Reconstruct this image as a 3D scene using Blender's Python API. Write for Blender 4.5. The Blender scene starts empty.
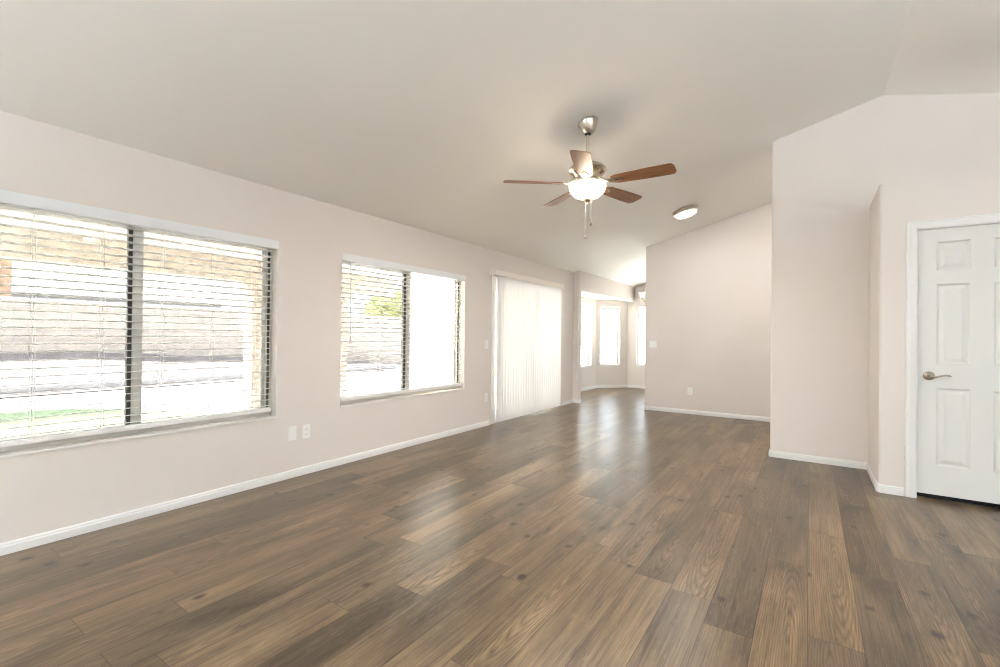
import bpy, bmesh, math, random
from mathutils import Vector, Matrix
random.seed(7)
SC = bpy.context.scene
COL = SC.collection
PI = math.pi

# ------------------------------------------------------------------ camera
CAM_Z = 1.21
yaw, pitch, roll, FPX = 0.5936, 0.0055, 0.0108, 458.9
Fv = Vector((-math.sin(yaw)*math.cos(pitch), math.cos(yaw)*math.cos(pitch), math.sin(pitch)))
r0 = Vector((math.cos(yaw), math.sin(yaw), 0)); u0 = r0.cross(Fv)
Rv = r0*math.cos(roll) + u0*math.sin(roll); Uv = -r0*math.sin(roll) + u0*math.cos(roll)
cd = bpy.data.cameras.new('camera'); cam = bpy.data.objects.new('camera', cd); COL.objects.link(cam)
cd.sensor_width = 36; cd.lens = FPX/1000*36; cd.clip_start = 0.05; cd.clip_end = 300
cam.matrix_world = Matrix(((Rv.x, Uv.x, -Fv.x, 0), (Rv.y, Uv.y, -Fv.y, 0), (Rv.z, Uv.z, -Fv.z, CAM_Z), (0, 0, 0, 1)))
SC.camera = cam

# ------------------------------------------------------------------ colour management, cycles, sky, sun, large lamps
vs = SC.view_settings
vs.view_transform = 'Standard'; vs.look = 'None'; vs.gamma = 1; vs.use_curve_mapping = False
SC.display_settings.display_device = 'sRGB'
vs.exposure = 1.42
cy = SC.cycles
cy.use_denoising = True; cy.use_adaptive_sampling = False; cy.denoising_prefilter = 'NONE'; cy.filter_width = 1.1
cy.max_bounces = 16; cy.diffuse_bounces = 10; cy.glossy_bounces = 6; cy.transmission_bounces = 10; cy.transparent_max_bounces = 24
cy.sample_clamp_indirect = 8; cy.caustics_reflective = False; cy.caustics_refractive = False
W = bpy.data.worlds.new('sky'); SC.world = W; W.use_nodes = True
wn = W.node_tree.nodes; wn['Background'].inputs[0].default_value = (0.90, 0.955, 1.0, 1); wn['Background'].inputs[1].default_value = 3.2

def lamp(name, kind, loc, power, color=(1, 1, 1), rot=(0, 0, 0), **kw):
    d = bpy.data.lights.new(name, kind); o = bpy.data.objects.new(name, d); COL.objects.link(o)
    o.location = loc; o.rotation_euler = rot; d.energy = power; d.color = color
    for k, v in kw.items(): setattr(d, k, v)
    return o
SUN = lamp('sun', 'SUN', (0, 0, 20), 24, (1, .965, .9), angle=math.radians(1.0))
SUN.rotation_euler = Vector((-0.30, -0.10, 0.95)).to_track_quat('Z', 'Y').to_euler()
UPLIGHT_W, FAN_W, FLUSH_W, DINING_W, HALL_W, ENTRY_W = 180, 9, 13, 3, 40, 10
KITCHEN_W = 30
FAN_DOWN_W = 40

# ------------------------------------------------------------------ room figures (metres)
XL, XR, YN, YF = -3.607, -0.332, 5.487, 7.778      # left wall, end of the near partition, near partition, far partition
XP, YP, XK, YK = -3.49, 7.748, 0.460, 4.731        # pier / header face, pier, pantry corner, pantry front
XF, YB, XB = -2.30, 10.94, -4.20                   # end of far partition, end wall, bay wall
YBACK, XRIGHT = -4.6, 4.3
RIDGE = 0.555; SL = 0.2612; C0 = 3.3337
def cz(x): return C0 + SL*x if x <= RIDGE else C0 + SL*RIDGE - SL*(x - RIDGE)
PANTRY_Z = 2.457

# ------------------------------------------------------------------ materials
def mat(name, col, rough=.5, metal=0, bump=None, spec=.5, emis=None, estr=0):
    m = bpy.data.materials.new(name); m.use_nodes = True
    nt = m.node_tree; b = nt.nodes['Principled BSDF']
    b.inputs['Base Color'].default_value = (*col, 1); b.inputs['Roughness'].default_value = rough
    b.inputs['Metallic'].default_value = metal; b.inputs['Specular IOR Level'].default_value = spec
    if emis: b.inputs['Emission Color'].default_value = (*emis, 1); b.inputs['Emission Strength'].default_value = estr
    if bump:
        sc, st, dist = bump
        tc = nt.nodes.new('ShaderNodeTexCoord'); n = nt.nodes.new('ShaderNodeTexNoise'); bp = nt.nodes.new('ShaderNodeBump')
        n.inputs['Scale'].default_value = sc; n.inputs['Detail'].default_value = 3
        bp.inputs['Strength'].default_value = st; bp.inputs['Distance'].default_value = dist
        nt.links.new(tc.outputs['Object'], n.inputs['Vector']); nt.links.new(n.outputs['Fac'], bp.inputs['Height'])
        nt.links.new(bp.outputs['Normal'], b.inputs['Normal'])
    return m
M = {}
M['wall'] = mat('wall_paint', (.685, .64, .605), .75, bump=(70, .25, .004), spec=.3)
M['ceiling'] = mat('ceiling_paint', (.90, .892, .86), .85, bump=(60, .15, .003), spec=.2)
M['trim'] = mat('trim_paint', (.73, .735, .73), .4)
M['door'] = mat('door_paint', (.68, .69, .67), .42)
M['plastic'] = mat('white_plastic', (.80, .80, .79), .35)
M['slat'] = mat('blind_slat', (.80, .80, .79), .45); M['louver'] = mat('blind_louver', (.72, .72, .71), .5)
M['valance'] = mat('blind_valance', (.74, .76, .78), .45)
M['cream'] = mat('cream_valance', (.80, .745, .69), .5)
M['alu'] = mat('pale_aluminium', (.62, .62, .60), .45, .2)
M['seal'] = mat('dark_seal', (.05, .048, .042), .6)
M['dark'] = mat('shade_black', (.01, .01, .01), .9)
M['nickel'] = mat('brushed_nickel', (.60, .54, .45), .28, 1)
M['satin'] = mat('satin_nickel', (.42, .36, .29), .32, 1)
M['bronze'] = mat('dark_bronze', (.28, .2, .12), .35, 1)  # plain dark bronze metal
M['cord'] = mat('cord_white', (.72, .71, .68), .6)
M['stucco'] = mat('patio_stucco', (.90, .85, .76), .9, bump=(25, .4, .01))
M['beam'] = mat('patio_beam', (.90, .81, .74), .9, bump=(25, .4, .01))
M['concrete'] = mat('patio_concrete', (.80, .78, .74), .9, bump=(8, .3, .01))
M['chain'] = mat('pull_chain', (.12, .11, .10), .6, 0)

def nodes(m): return m.node_tree.nodes, m.node_tree.links, m.node_tree.nodes['Principled BSDF']
def math_node(nt, op, a, b=None):
    n = nt.nodes.new('ShaderNodeMath'); n.operation = op
    for i, v in enumerate((a, b)):
        if v is None: continue
        if isinstance(v, (int, float)): n.inputs[i].default_value = v
        else: nt.links.new(v, n.inputs[i])
    return n.outputs[0]

def glass_mat(name, tint, gloss=.03):
    m = bpy.data.materials.new(name); m.use_nodes = True; nt = m.node_tree
    out = nt.nodes['Material Output']; nt.nodes.remove(nt.nodes['Principled BSDF'])
    t = nt.nodes.new('ShaderNodeBsdfTransparent'); t.inputs[0].default_value = (*tint, 1)
    g = nt.nodes.new('ShaderNodeBsdfGlossy'); g.inputs['Roughness'].default_value = .02
    mx = nt.nodes.new('ShaderNodeMixShader'); mx.inputs[0].default_value = gloss
    nt.links.new(t.outputs[0], mx.inputs[1]); nt.links.new(g.outputs[0], mx.inputs[2]); nt.links.new(mx.outputs[0], out.inputs[0])
    return m
M['glass'] = glass_mat('window_glass', (.96, .97, .965))
M['tint'] = glass_mat('dimming_glass', (.78, .80, .805), .03)  # tint added to dim the daylight through the bay panes
M['screen'] = glass_mat('dimming_screen', (.49, .49, .50), .01)

def translucent_mat(name, col, tr=.5):
    m = bpy.data.materials.new(name); m.use_nodes = True; nt = m.node_tree
    out = nt.nodes['Material Output']; b = nt.nodes['Principled BSDF']
    b.inputs['Base Color'].default_value = (*col, 1); b.inputs['Roughness'].default_value = .6
    t = nt.nodes.new('ShaderNodeBsdfTranslucent'); t.inputs[0].default_value = (*col, 1)
    mx = nt.nodes.new('ShaderNodeMixShader'); mx.inputs[0].default_value = tr
    nt.links.new(b.outputs[0], mx.inputs[1]); nt.links.new(t.outputs[0], mx.inputs[2]); nt.links.new(mx.outputs[0], out.inputs[0])
    return m
M['vane'] = translucent_mat('blind_vane', (.84, .84, .84), .30)
M['leaf'] = translucent_mat('leaf_green', (.42, .44, .22), .4)

def lamp_glass(name, col, strength, clear):
    m = bpy.data.materials.new(name); m.use_nodes = True; nt = m.node_tree
    out = nt.nodes['Material Output']; nt.nodes.remove(nt.nodes['Principled BSDF'])
    e = nt.nodes.new('ShaderNodeEmission'); e.inputs[0].default_value = (*col, 1); e.inputs[1].default_value = strength
    t = nt.nodes.new('ShaderNodeBsdfTransparent')
    mx = nt.nodes.new('ShaderNodeMixShader'); mx.inputs[0].default_value = clear
    nt.links.new(e.outputs[0], mx.inputs[1]); nt.links.new(t.outputs[0], mx.inputs[2]); nt.links.new(mx.outputs[0], out.inputs[0])
    return m
M['globe'] = lamp_glass('frosted_lamp_glass', (1, .93, .80), 1.0, .45)

def floor_material():
    m = mat('vinyl_plank_floor', (.3, .2, .13), .4); nt = m.node_tree; N, L, B = nodes(m)
    tc = N.new('ShaderNodeTexCoord'); sp = N.new('ShaderNodeSeparateXYZ'); L.new(tc.outputs['Object'], sp.inputs[0])
    PW, PL = .184, 1.23
    mt = lambda op, a, b=None: math_node(nt, op, a, b)
    xs = mt('DIVIDE', sp.outputs['X'], PW); col = mt('FLOOR', xs); fx = mt('FRACT', xs)
    wn1 = N.new('ShaderNodeTexWhiteNoise'); wn1.noise_dimensions = '1D'; L.new(col, wn1.inputs['W'])
    ys = mt('ADD', mt('DIVIDE', sp.outputs['Y'], PL), mt('MULTIPLY', wn1.outputs['Value'], 3.7)); row = mt('FLOOR', ys); fy = mt('FRACT', ys)
    idv = N.new('ShaderNodeCombineXYZ'); L.new(col, idv.inputs[0]); L.new(row, idv.inputs[1])
    wn2 = N.new('ShaderNodeTexWhiteNoise'); wn2.noise_dimensions = '3D'; L.new(idv.outputs[0], wn2.inputs['Vector'])
    rnd = wn2.outputs['Value']
    sc_ = N.new('ShaderNodeSeparateColor'); L.new(wn2.outputs['Color'], sc_.inputs[0])
    # grain space: x across, y along; shifted per plank
    def vec(kx, ky, off):
        c = N.new('ShaderNodeCombineXYZ')
        L.new(mt('ADD', mt('MULTIPLY', sp.outputs['X'], kx), mt('MULTIPLY', rnd, 37*off)), c.inputs[0])
        L.new(mt('ADD', mt('MULTIPLY', sp.outputs['Y'], ky), mt('MULTIPLY', sc_.outputs[1], 53*off)), c.inputs[1])
        L.new(mt('MULTIPLY', sc_.outputs[2], 11*off), c.inputs[2])
        return c.outputs[0]
    def noise(v, scale, detail, rough=.55, dist=0):
        n = N.new('ShaderNodeTexNoise'); n.inputs['Scale'].default_value = scale; n.inputs['Detail'].default_value = detail
        n.inputs['Roughness'].default_value = rough; n.inputs['Distortion'].default_value = dist; L.new(v, n.inputs['Vector']); return n.outputs['Fac']
    def ramp(v, pts):
        r = N.new('ShaderNodeValToRGB'); e = r.color_ramp.elements
        while len(e) < len(pts): e.new(.5)
        for k, (p, c) in enumerate(pts): e[k].position = p; e[k].color = (*c, 1) if len(c) == 3 else c
        L.new(v, r.inputs[0]); return r.outputs[0]
    def mix(kind, f, a, b):
        n = N.new('ShaderNodeMix'); n.data_type = 'RGBA'; n.blend_type = kind
        if isinstance(f, (int, float)): n.inputs[0].default_value = f
        else: L.new(f, n.inputs[0])
        for i, v in ((6, a), (7, b)):
            if isinstance(v, tuple): n.inputs[i].default_value = (*v, 1)
            else: L.new(v, n.inputs[i])
        return n.outputs[2]
    broad = noise(vec(5, 1.0, 1), 1.0, 4, .6, .6)            # soft cloudy tone along the plank
    base = ramp(broad, [(.25, (.038, .024, .0125)), (.42, (.098, .066, .037)), (.58, (.152, .105, .061)), (.78, (.23, .165, .100))])
    tone = ramp(rnd, [(0, (.60, .60, .61)), (.5, (.95, .94, .92)), (1, (1.30, 1.26, 1.19))])
    base = mix('MULTIPLY', 1, base, tone)
    fine = noise(vec(60, 1.5, 2), 1.0, 6, .68)                # streaks
    pore = noise(vec(150, 2.0, 6), 1.0, 5, .66)
    base = mix('MULTIPLY', .8, base, ramp(pore, [(.36, (.52, .49, .46)), (.50, (1, 1, 1)), (.64, (1.25, 1.23, 1.2))]))
    base = mix('MULTIPLY', .85, base, ramp(fine, [(.33, (.58, .55, .53)), (.5, (1, 1, 1)), (.70, (1.22, 1.21, 1.19))]))
    # cathedral grain: long pointed arches, dark lines with pale ceruse between
    wv = N.new('ShaderNodeTexWave'); wv.wave_type = 'RINGS'; wv.rings_direction = 'Z'
    wv.inputs['Scale'].default_value = 4.5; wv.inputs['Distortion'].default_value = 3.2; wv.inputs['Detail'].default_value = 3; wv.inputs['Detail Scale'].default_value = 2.2
    cv = N.new('ShaderNodeCombineXYZ')
    L.new(mt('MULTIPLY', mt('SUBTRACT', fx, mt('ADD', .3, mt('MULTIPLY', sc_.outputs[0], .4))), 1.5), cv.inputs[0])
    L.new(mt('MULTIPLY', mt('SUBTRACT', fy, sc_.outputs[1]), .75), cv.inputs[1]); L.new(mt('MULTIPLY', rnd, 40), cv.inputs[2])
    L.new(cv.outputs[0], wv.inputs['Vector'])
    rings = ramp(wv.outputs['Fac'], [(.0, (.42, .40, .38)), (.3, (.95, .95, .95)), (.75, (1, 1, 1)), (1, (1.35, 1.33, 1.3))])
    base = mix('MULTIPLY', mt('MULTIPLY', .6, mt('GREATER_THAN', sc_.outputs[2], .4)), base, rings)
    # pale ceruse flecks in the pores
    fl = noise(vec(330, 16, 4), 1.0, 2, .6)
    base = mix('MIX', mt('MULTIPLY', ramp(fl, [(.60, (0, 0, 0)), (.68, (1, 1, 1))]), .22), base, (.36, .29, .21))
    # knots
    vo = N.new('ShaderNodeTexVoronoi'); vo.inputs['Scale'].default_value = 1.0; vo.inputs['Randomness'].default_value = 1
    L.new(vec(6.0, 4.2, 3), vo.inputs['Vector'])
    vc = N.new('ShaderNodeSeparateColor'); L.new(vo.outputs['Color'], vc.inputs[0])
    kn = ramp(mt('ADD', vo.outputs['Distance'], mt('MULTIPLY', mt('SUBTRACT', fine, .5), .16)), [(.06, (.05, .04, .035)), (.10, (.32, .27, .23)), (.17, (1, 1, 1))])
    base = mix('MULTIPLY', mt('MULTIPLY', .95, mt('GREATER_THAN', vc.outputs[0], .3)), base, kn)
    # dark drawn-out smudges
    sm = noise(vec(14, 1.6, 5), 1.0, 3, .55, .8)
    base = mix('MULTIPLY', .85, base, ramp(sm, [(.24, (.34, .31, .29)), (.40, (1, 1, 1))]))
    # seams
    ex = mt('MINIMUM', fx, mt('SUBTRACT', 1, fx)); ey = mt('MINIMUM', fy, mt('SUBTRACT', 1, fy))
    seam = mt('MINIMUM', mt('MULTIPLY', ex, PW), mt('MULTIPLY', ey, PL))
    sf = mt('LESS_THAN', seam, .0020)
    base = mix('MULTIPLY', mt('MULTIPLY', sf, .8), base, (.35, .32, .30))
    L.new(base, B.inputs['Base Color'])
    rr = N.new('ShaderNodeMapRange'); rr.inputs[3].default_value = .25; rr.inputs[4].default_value = .36; L.new(fine, rr.inputs[0]); L.new(rr.outputs[0], B.inputs['Roughness'])
    B.inputs['Specular IOR Level'].default_value = .5
    bp = N.new('ShaderNodeBump'); bp.inputs['Strength'].default_value = .12; bp.inputs['Distance'].default_value = .002
    L.new(mt('SUBTRACT', fine, mt('MULTIPLY', sf, 2)), bp.inputs['Height']); L.new(bp.outputs[0], B.inputs['Normal'])
    return m
M['floor'] = floor_material()

def blade_material():
    m = mat('walnut_blade', (.2, .09, .04), .42); nt = m.node_tree; N, L, B = nodes(m)
    tc = N.new('ShaderNodeTexCoord'); mp = N.new('ShaderNodeMapping'); mp.inputs['Scale'].default_value = (4, 60, 10); L.new(tc.outputs['Object'], mp.inputs[0])
    n = N.new('ShaderNodeTexNoise'); n.inputs['Scale'].default_value = 1.2; n.inputs['Detail'].default_value = 5; L.new(mp.outputs[0], n.inputs[0])
    r = N.new('ShaderNodeValToRGB'); r.color_ramp.elements[0].position = .3; r.color_ramp.elements[0].color = (.17, .07, .03, 1)
    r.color_ramp.elements[1].position = .75; r.color_ramp.elements[1].color = (.32, .15, .07, 1); L.new(n.outputs[0], r.inputs[0]); L.new(r.outputs[0], B.inputs['Base Color'])
    return m
M['blade'] = blade_material()

def brick_mat(name, c1, c2, mortar, w, h, mort=.012, axes='YZ'):
    m = mat(name, c1, .95); nt = m.node_tree; N, L, B = nodes(m)
    tc = N.new('ShaderNodeTexCoord'); sp = N.new('ShaderNodeSeparateXYZ'); L.new(tc.outputs['Object'], sp.inputs[0])
    cb = N.new('ShaderNodeCombineXYZ'); L.new(sp.outputs[axes[0]], cb.inputs[0]); L.new(sp.outputs[axes[1]], cb.inputs[1])
    br = N.new('ShaderNodeTexBrick'); br.inputs['Scale'].default_value = 1; br.inputs['Brick Width'].default_value = w; br.inputs['Row Height'].default_value = h
    br.inputs['Mortar Size'].default_value = mort; br.inputs['Color1'].default_value = (*c1, 1); br.inputs['Color2'].default_value = (*c2, 1); br.inputs['Mortar'].default_value = (*mortar, 1)
    L.new(cb.outputs[0], br.inputs[0]); L.new(br.outputs[0], B.inputs['Base Color'])
    return m
M['block'] = brick_mat('fence_block', (.52, .47, .43), (.56, .51, .46), (.40, .36, .32), .41, .205)
M['rooftile'] = brick_mat('pale_roof_tile', (.72, .70, .67), (.66, .64, .61), (.5, .48, .46), .3, .36, .02, 'YX')
M['fascia'] = mat('grey_fascia', (.16, .16, .16), .8)
M['housewall'] = mat('neighbour_stucco', (.74, .72, .70), .9)

def noise_mat(name, c1, c2, scale, rough=.95):
    m = mat(name, c1, rough); nt = m.node_tree; N, L, B = nodes(m)
    tc = N.new('ShaderNodeTexCoord'); n = N.new('ShaderNodeTexNoise'); n.inputs['Scale'].default_value = scale; n.inputs['Detail'].default_value = 4
    r = N.new('ShaderNodeValToRGB'); r.color_ramp.elements[0].position = .35; r.color_ramp.elements[1].position = .65
    r.color_ramp.elements[0].color = (*c1, 1); r.color_ramp.elements[1].color = (*c2, 1)
    L.new(tc.outputs['Object'], n.inputs[0]); L.new(n.outputs[0], r.inputs[0]); L.new(r.outputs[0], B.inputs['Base Color'])
    return m
M['gravel'] = noise_mat('pale_gravel', (.70, .67, .63), (.82, .80, .77), 2.5)
M['bank'] = noise_mat('planting_gravel', (.22, .195, .19), (.31, .28, .275), 1.6)
M['curb'] = mat('grey_curb', (.42, .42, .43), .9)
def lawn_material():
    m = noise_mat('lawn_grass', (.085, .125, .075), (.12, .16, .095), 14); nt = m.node_tree; N, L, B = nodes(m)
    src = B.inputs['Base Color'].links[0].from_socket
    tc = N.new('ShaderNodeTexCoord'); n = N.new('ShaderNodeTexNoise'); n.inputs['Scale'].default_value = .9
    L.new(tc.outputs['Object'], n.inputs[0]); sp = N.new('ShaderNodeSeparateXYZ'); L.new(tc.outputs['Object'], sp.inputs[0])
    # sunlit glare painted into the grass colour, paler toward the patio
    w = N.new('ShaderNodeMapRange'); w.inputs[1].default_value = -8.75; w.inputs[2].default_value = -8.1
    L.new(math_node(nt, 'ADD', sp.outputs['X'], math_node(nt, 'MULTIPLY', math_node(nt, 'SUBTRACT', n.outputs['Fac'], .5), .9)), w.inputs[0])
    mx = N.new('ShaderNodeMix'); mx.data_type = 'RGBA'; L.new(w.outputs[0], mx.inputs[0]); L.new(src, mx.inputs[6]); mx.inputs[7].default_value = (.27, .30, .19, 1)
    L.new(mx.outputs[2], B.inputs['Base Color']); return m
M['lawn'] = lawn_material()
M['bark'] = noise_mat('palm_bark', (.34, .22, .15), (.48, .34, .24), 9)
M['boulder'] = noise_mat('boulder_stone', (.45, .40, .37), (.6, .55, .5), 4)

# ------------------------------------------------------------------ mesh helpers
class MB:
    def __init__(s): s.bm = bmesh.new()
    def face(s, pts):
        return s.bm.faces.new([s.bm.verts.new(p) for p in pts])
    def box(s, x0, x1, y0, y1, z0, z1, bevel=0):
        v = [s.bm.verts.new(p) for p in ((x0,y0,z0),(x1,y0,z0),(x1,y1,z0),(x0,y1,z0),(x0,y0,z1),(x1,y0,z1),(x1,y1,z1),(x0,y1,z1))]
        fs = [s.bm.faces.new([v[i] for i in q]) for q in ((0,3,2,1),(4,5,6,7),(0,1,5,4),(1,2,6,5),(2,3,7,6),(3,0,4,7))]
        if bevel:
            es = list({e for f in fs for e in f.edges})
            bmesh.ops.bevel(s.bm, geom=es, offset=bevel, segments=2, affect='EDGES')
        return s
    def prism(s, poly, z0, z1):
        """footprint polygon (ccw), z0/z1 numbers or functions of x"""
        f0 = z0 if callable(z0) else (lambda x: z0); f1 = z1 if callable(z1) else (lambda x: z1)
        a = [s.bm.verts.new((x, y, f0(x))) for x, y in poly]; b = [s.bm.verts.new((x, y, f1(x))) for x, y in poly]
        n = len(poly)
        for i in range(n): s.bm.faces.new((a[i], a[(i+1) % n], b[(i+1) % n], b[i]))
        t = s.bm.faces.new(b); u = s.bm.faces.new(a[::-1])
        bmesh.ops.triangulate(s.bm, faces=[t, u])
        return s
    def extrude(s, poly3, d):
        """planar 3D polygon pushed along vector d"""
        d = Vector(d); a = [s.bm.verts.new(p) for p in poly3]; b = [s.bm.verts.new(Vector(p)+d) for p in poly3]; n = len(a)
        for i in range(n): s.bm.faces.new((a[i], a[(i+1) % n], b[(i+1) % n], b[i]))
        s.bm.faces.new(b); s.bm.faces.new(a[::-1]); return s
    def lathe(s, prof, seg=40, mtx=None):
        """profile [(r, z)] around z"""
        rings = []
        for r, z in prof:
            if r < 1e-6: rings.append([s.bm.verts.new((0, 0, z))])
            else: rings.append([s.bm.verts.new((r*math.cos(2*PI*k/seg), r*math.sin(2*PI*k/seg), z)) for k in range(seg)])
        new = [v for r in rings for v in r]
        for A, B_ in zip(rings, rings[1:]):
            for k in range(seg):
                k2 = (k+1) % seg
                q = [A[k % len(A)], A[k2 % len(A)], B_[k2 % len(B_)], B_[k % len(B_)]]
                q = list(dict.fromkeys(q))
                if len(q) > 2: s.bm.faces.new(q)
        if mtx: bmesh.ops.transform(s.bm, matrix=mtx, verts=new)
        return s
    def tube(s, pts, r, seg=10, cap=True):
        pts = [Vector(p) for p in pts]; rs = r if isinstance(r, (list, tuple)) else [r]*len(pts)
        up = Vector((0, 0, 1)); rings = []; prev = None
        for i, p in enumerate(pts):
            t = (pts[min(i+1, len(pts)-1)] - pts[max(i-1, 0)]).normalized()
            if prev is None:
                a = t.cross(up) if abs(t.dot(up)) < .98 else t.cross(Vector((1, 0, 0)))
            else: a = prev - t*prev.dot(t)
            a.normalize(); prev = a; b = t.cross(a)
            rings.append([s.bm.verts.new(p + (a*math.cos(2*PI*k/seg) + b*math.sin(2*PI*k/seg))*rs[i]) for k in range(seg)])
        for A, B_ in zip(rings, rings[1:]):
            for k in range(seg): s.bm.faces.new((A[k], A[(k+1) % seg], B_[(k+1) % seg], B_[k]))
        if cap: s.bm.faces.new(rings[0][::-1]); s.bm.faces.new(rings[-1])
        return s
    def sweep(s, prof, path, side):
        """profile [(d, z)] (d = distance off the wall) along a 2D path; side +1: room on the left of the path"""
        P = [Vector((*p, 0)) for p in path]; n = len(P); rows = []
        for i in range(n):
            ds = []
            if i > 0: ds.append((P[i]-P[i-1]).normalized())
            if i < n-1: ds.append((P[i+1]-P[i]).normalized())
            ns = [Vector((-d.y, d.x, 0))*side for d in ds]
            m = (ns[0]+ns[-1]).normalized(); m = m/max(.3, m.dot(ns[0]))
            rows.append([s.bm.verts.new((P[i].x+m.x*d, P[i].y+m.y*d, z)) for d, z in prof])
        k = len(prof)
        for A, B_ in zip(rows, rows[1:]):
            for j in range(k): s.bm.faces.new((A[j], A[(j+1) % k], B_[(j+1) % k], B_[j]))
        s.bm.faces.new(rows[0][::-1]); s.bm.faces.new(rows[-1]); return s
    def move(s, mtx): bmesh.ops.transform(s.bm, matrix=mtx, verts=s.bm.verts); return s
    def build(s, name, material, parent=None, smooth=False, kind=None):
        bmesh.ops.recalc_face_normals(s.bm, faces=s.bm.faces)
        me = bpy.data.meshes.new(name); s.bm.to_mesh(me); s.bm.free()
        o = bpy.data.objects.new(name, me); COL.objects.link(o); me.materials.append(material)
        if parent: o.parent = parent
        if smooth:
            for p in me.polygons: p.use_smooth = True
            try: me.set_sharp_from_angle(angle=math.radians(38))
            except Exception: pass
        if kind: o['kind'] = kind
        return o
def empty(name, loc=(0, 0, 0)):
    o = bpy.data.objects.new(name, None); COL.objects.link(o); o.location = loc; o.empty_display_size = .1; return o
def tag(o, label, cat, group=None):
    o['label'] = label; o['category'] = cat
    if group: o['group'] = group
    return o
def S(o): o['kind'] = 'structure'; return o
def copy_tree(o, parent=None):
    c = o.copy(); COL.objects.link(c); c.parent = parent
    for ch in list(o.children): copy_tree(ch, c)
    return c
def arc(cx, cy_, r, a0, a1, n=5):
    return [(cx + r*math.cos(math.radians(a0+(a1-a0)*k/n)), cy_ + r*math.sin(math.radians(a0+(a1-a0)*k/n))) for k in range(n+1)]

# ------------------------------------------------------------------ floor and ceilings
MB().box(-4.34, XRIGHT+.1, YBACK-.1, YB+.12, -.10, 0).build('floor', M['floor'], kind='structure')
def ceil_slab(x0, x1, y0, y1, name):
    m = MB(); m.extrude([(x0, y0, cz(x0)), (x1, y0, cz(x1)), (x1, y0, cz(x1)+.12), (x0, y0, cz(x0)+.12)], (0, y1-y0, 0)); return m.build(name, M['ceiling'], kind='structure')
ceil_slab(-3.75, RIDGE, YBACK-.1, YB+.12, 'ceiling')
ceil_slab(RIDGE, XRIGHT+.1, YBACK-.1, YB+.12, 'ceiling_right')
top = lambda x: cz(x) + .04

# ------------------------------------------------------------------ walls
def wall_seg(m, A, B, t, z0, z1, openings=()):
    """wall from A to B (2D), thickness t to the right of A->B, rectangular openings (s0, s1, z0, z1)"""
    A = Vector(A); B = Vector(B); L_ = (B-A).length; d = (B-A)/L_; n = Vector((d.y, -d.x))
    def bx(s0, s1, a, b):
        if s1-s0 < 1e-4 or b-a < 1e-4: return
        p = [A+d*s0, A+d*s1, A+d*s1+n*t, A+d*s0+n*t]; m.prism([(q.x, q.y) for q in p], a, b)
    s = 0
    for o in sorted(openings):
        bx(s, o[0], z0, z1); bx(o[0], o[1], z0, o[2]); bx(o[0], o[1], o[3], z1); s = o[1]
    bx(s, L_, z0, z1)
W1 = (.235, 2.092, .532, 1.965); W2 = (2.706, 4.548, .538, 1.965); D2 = (5.235, 7.26, 0.0, 2.04)
m = MB()    # left wall: path in +Y has thickness on... use B->A so that the thickness lies outside (-X)
def off(o): return (o[0]-YBACK, o[1]-YBACK, o[2], o[3])
# run along +Y with n=(+1,0): mirror t
wall_seg(m, (XL, YBACK), (XL, YP+.0), -.145, 0, cz(XL)+.03, [off(W1), off(W2), off(D2)])
m.build('wall_left', M['wall'], kind='structure')
# pier between sliding door and bay, rounded corners, and the header over the bay
R_ = .02
m = MB(); m.prism([(XL-.145, YP)] + [(XP-R_, YP)] + arc(XP-R_, YP+R_, R_, -90, 0) + arc(XP-R_, YP+.115-R_, R_, 0, 90) + [(XL-.145, YP+.115)], 0, lambda x: cz(x)+.03)
m.build('wall_pier', M['wall'], kind='structure')
m = MB(); m.prism([(-3.62, YP+.10), (XP, YP+.10), (XP, YB), (-3.62, YB)], 2.068, top); m.build('wall_bay_header', M['wall'], kind='structure')
MB().box(-4.34, -3.60, YP+.05, YB+.12, 2.10, 2.2).build('ceiling_bay', M['ceiling'], kind='structure')
# bay walls
BW = (8.62, 10.04, .548, 1.968)
fa = Vector((XB, 10.30)); fb = Vector((-3.65, YB)); fl = (fb-fa).length
F45 = (.115, .625, .548, 1.968)
ga = Vector((-3.62, YP+.11)); gb = Vector((XB, 8.36))
BK = (-3.435+3.65, -3.435+3.65+.56, .55, 1.968); BK2 = (-2.75+3.65, -1.3+3.65, .55, 1.968)
m = MB(); wall_seg(m, gb, fa, -.12, 0, 2.12, [(BW[0]-8.36, BW[1]-8.36, BW[2], BW[3])]); m.build('wall_bay', M['wall'], kind='structure')
m = MB(); wall_seg(m, fa, fb, -.12, 0, 2.12, [F45]); m.build('wall_bay_angled', M['wall'], kind='structure')
m = MB(); wall_seg(m, ga, gb, -.12, 0, 2.12); m.build('wall_bay_return', M['wall'], kind='structure')
m = MB(); wall_seg(m, fb, (XRIGHT+.1, YB), -.12, 0, 2.2, [BK, BK2])
m.prism([(-3.65, YB), (RIDGE, YB), (XRIGHT+.1, YB), (XRIGHT+.1, YB+.12), (RIDGE, YB+.12), (-3.65, YB+.12)], 2.2, top); m.build('wall_end', M['wall'], kind='structure')
# far partition
m = MB(); m.prism(arc(XF+R_, YF+R_, R_, 180, 270) + [(RIDGE, YF), (XRIGHT, YF), (XRIGHT, YF+.115), (RIDGE, YF+.115)] + arc(XF+R_, YF+.115-R_, R_, 90, 180), 0, top)
m.build('wall_far', M['wall'], smooth=True, kind='structure')
# near partition
m = MB(); m.prism(arc(XR+R_, YN+R_, R_, 180, 270) + [(RIDGE, YN), (XRIGHT, YN), (XRIGHT, YN+.115), (RIDGE, YN+.115)] + arc(XR+R_, YN+.115-R_, R_, 90, 180), 0, top)
m.build('wall_near', M['wall'], smooth=True, kind='structure')
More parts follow.
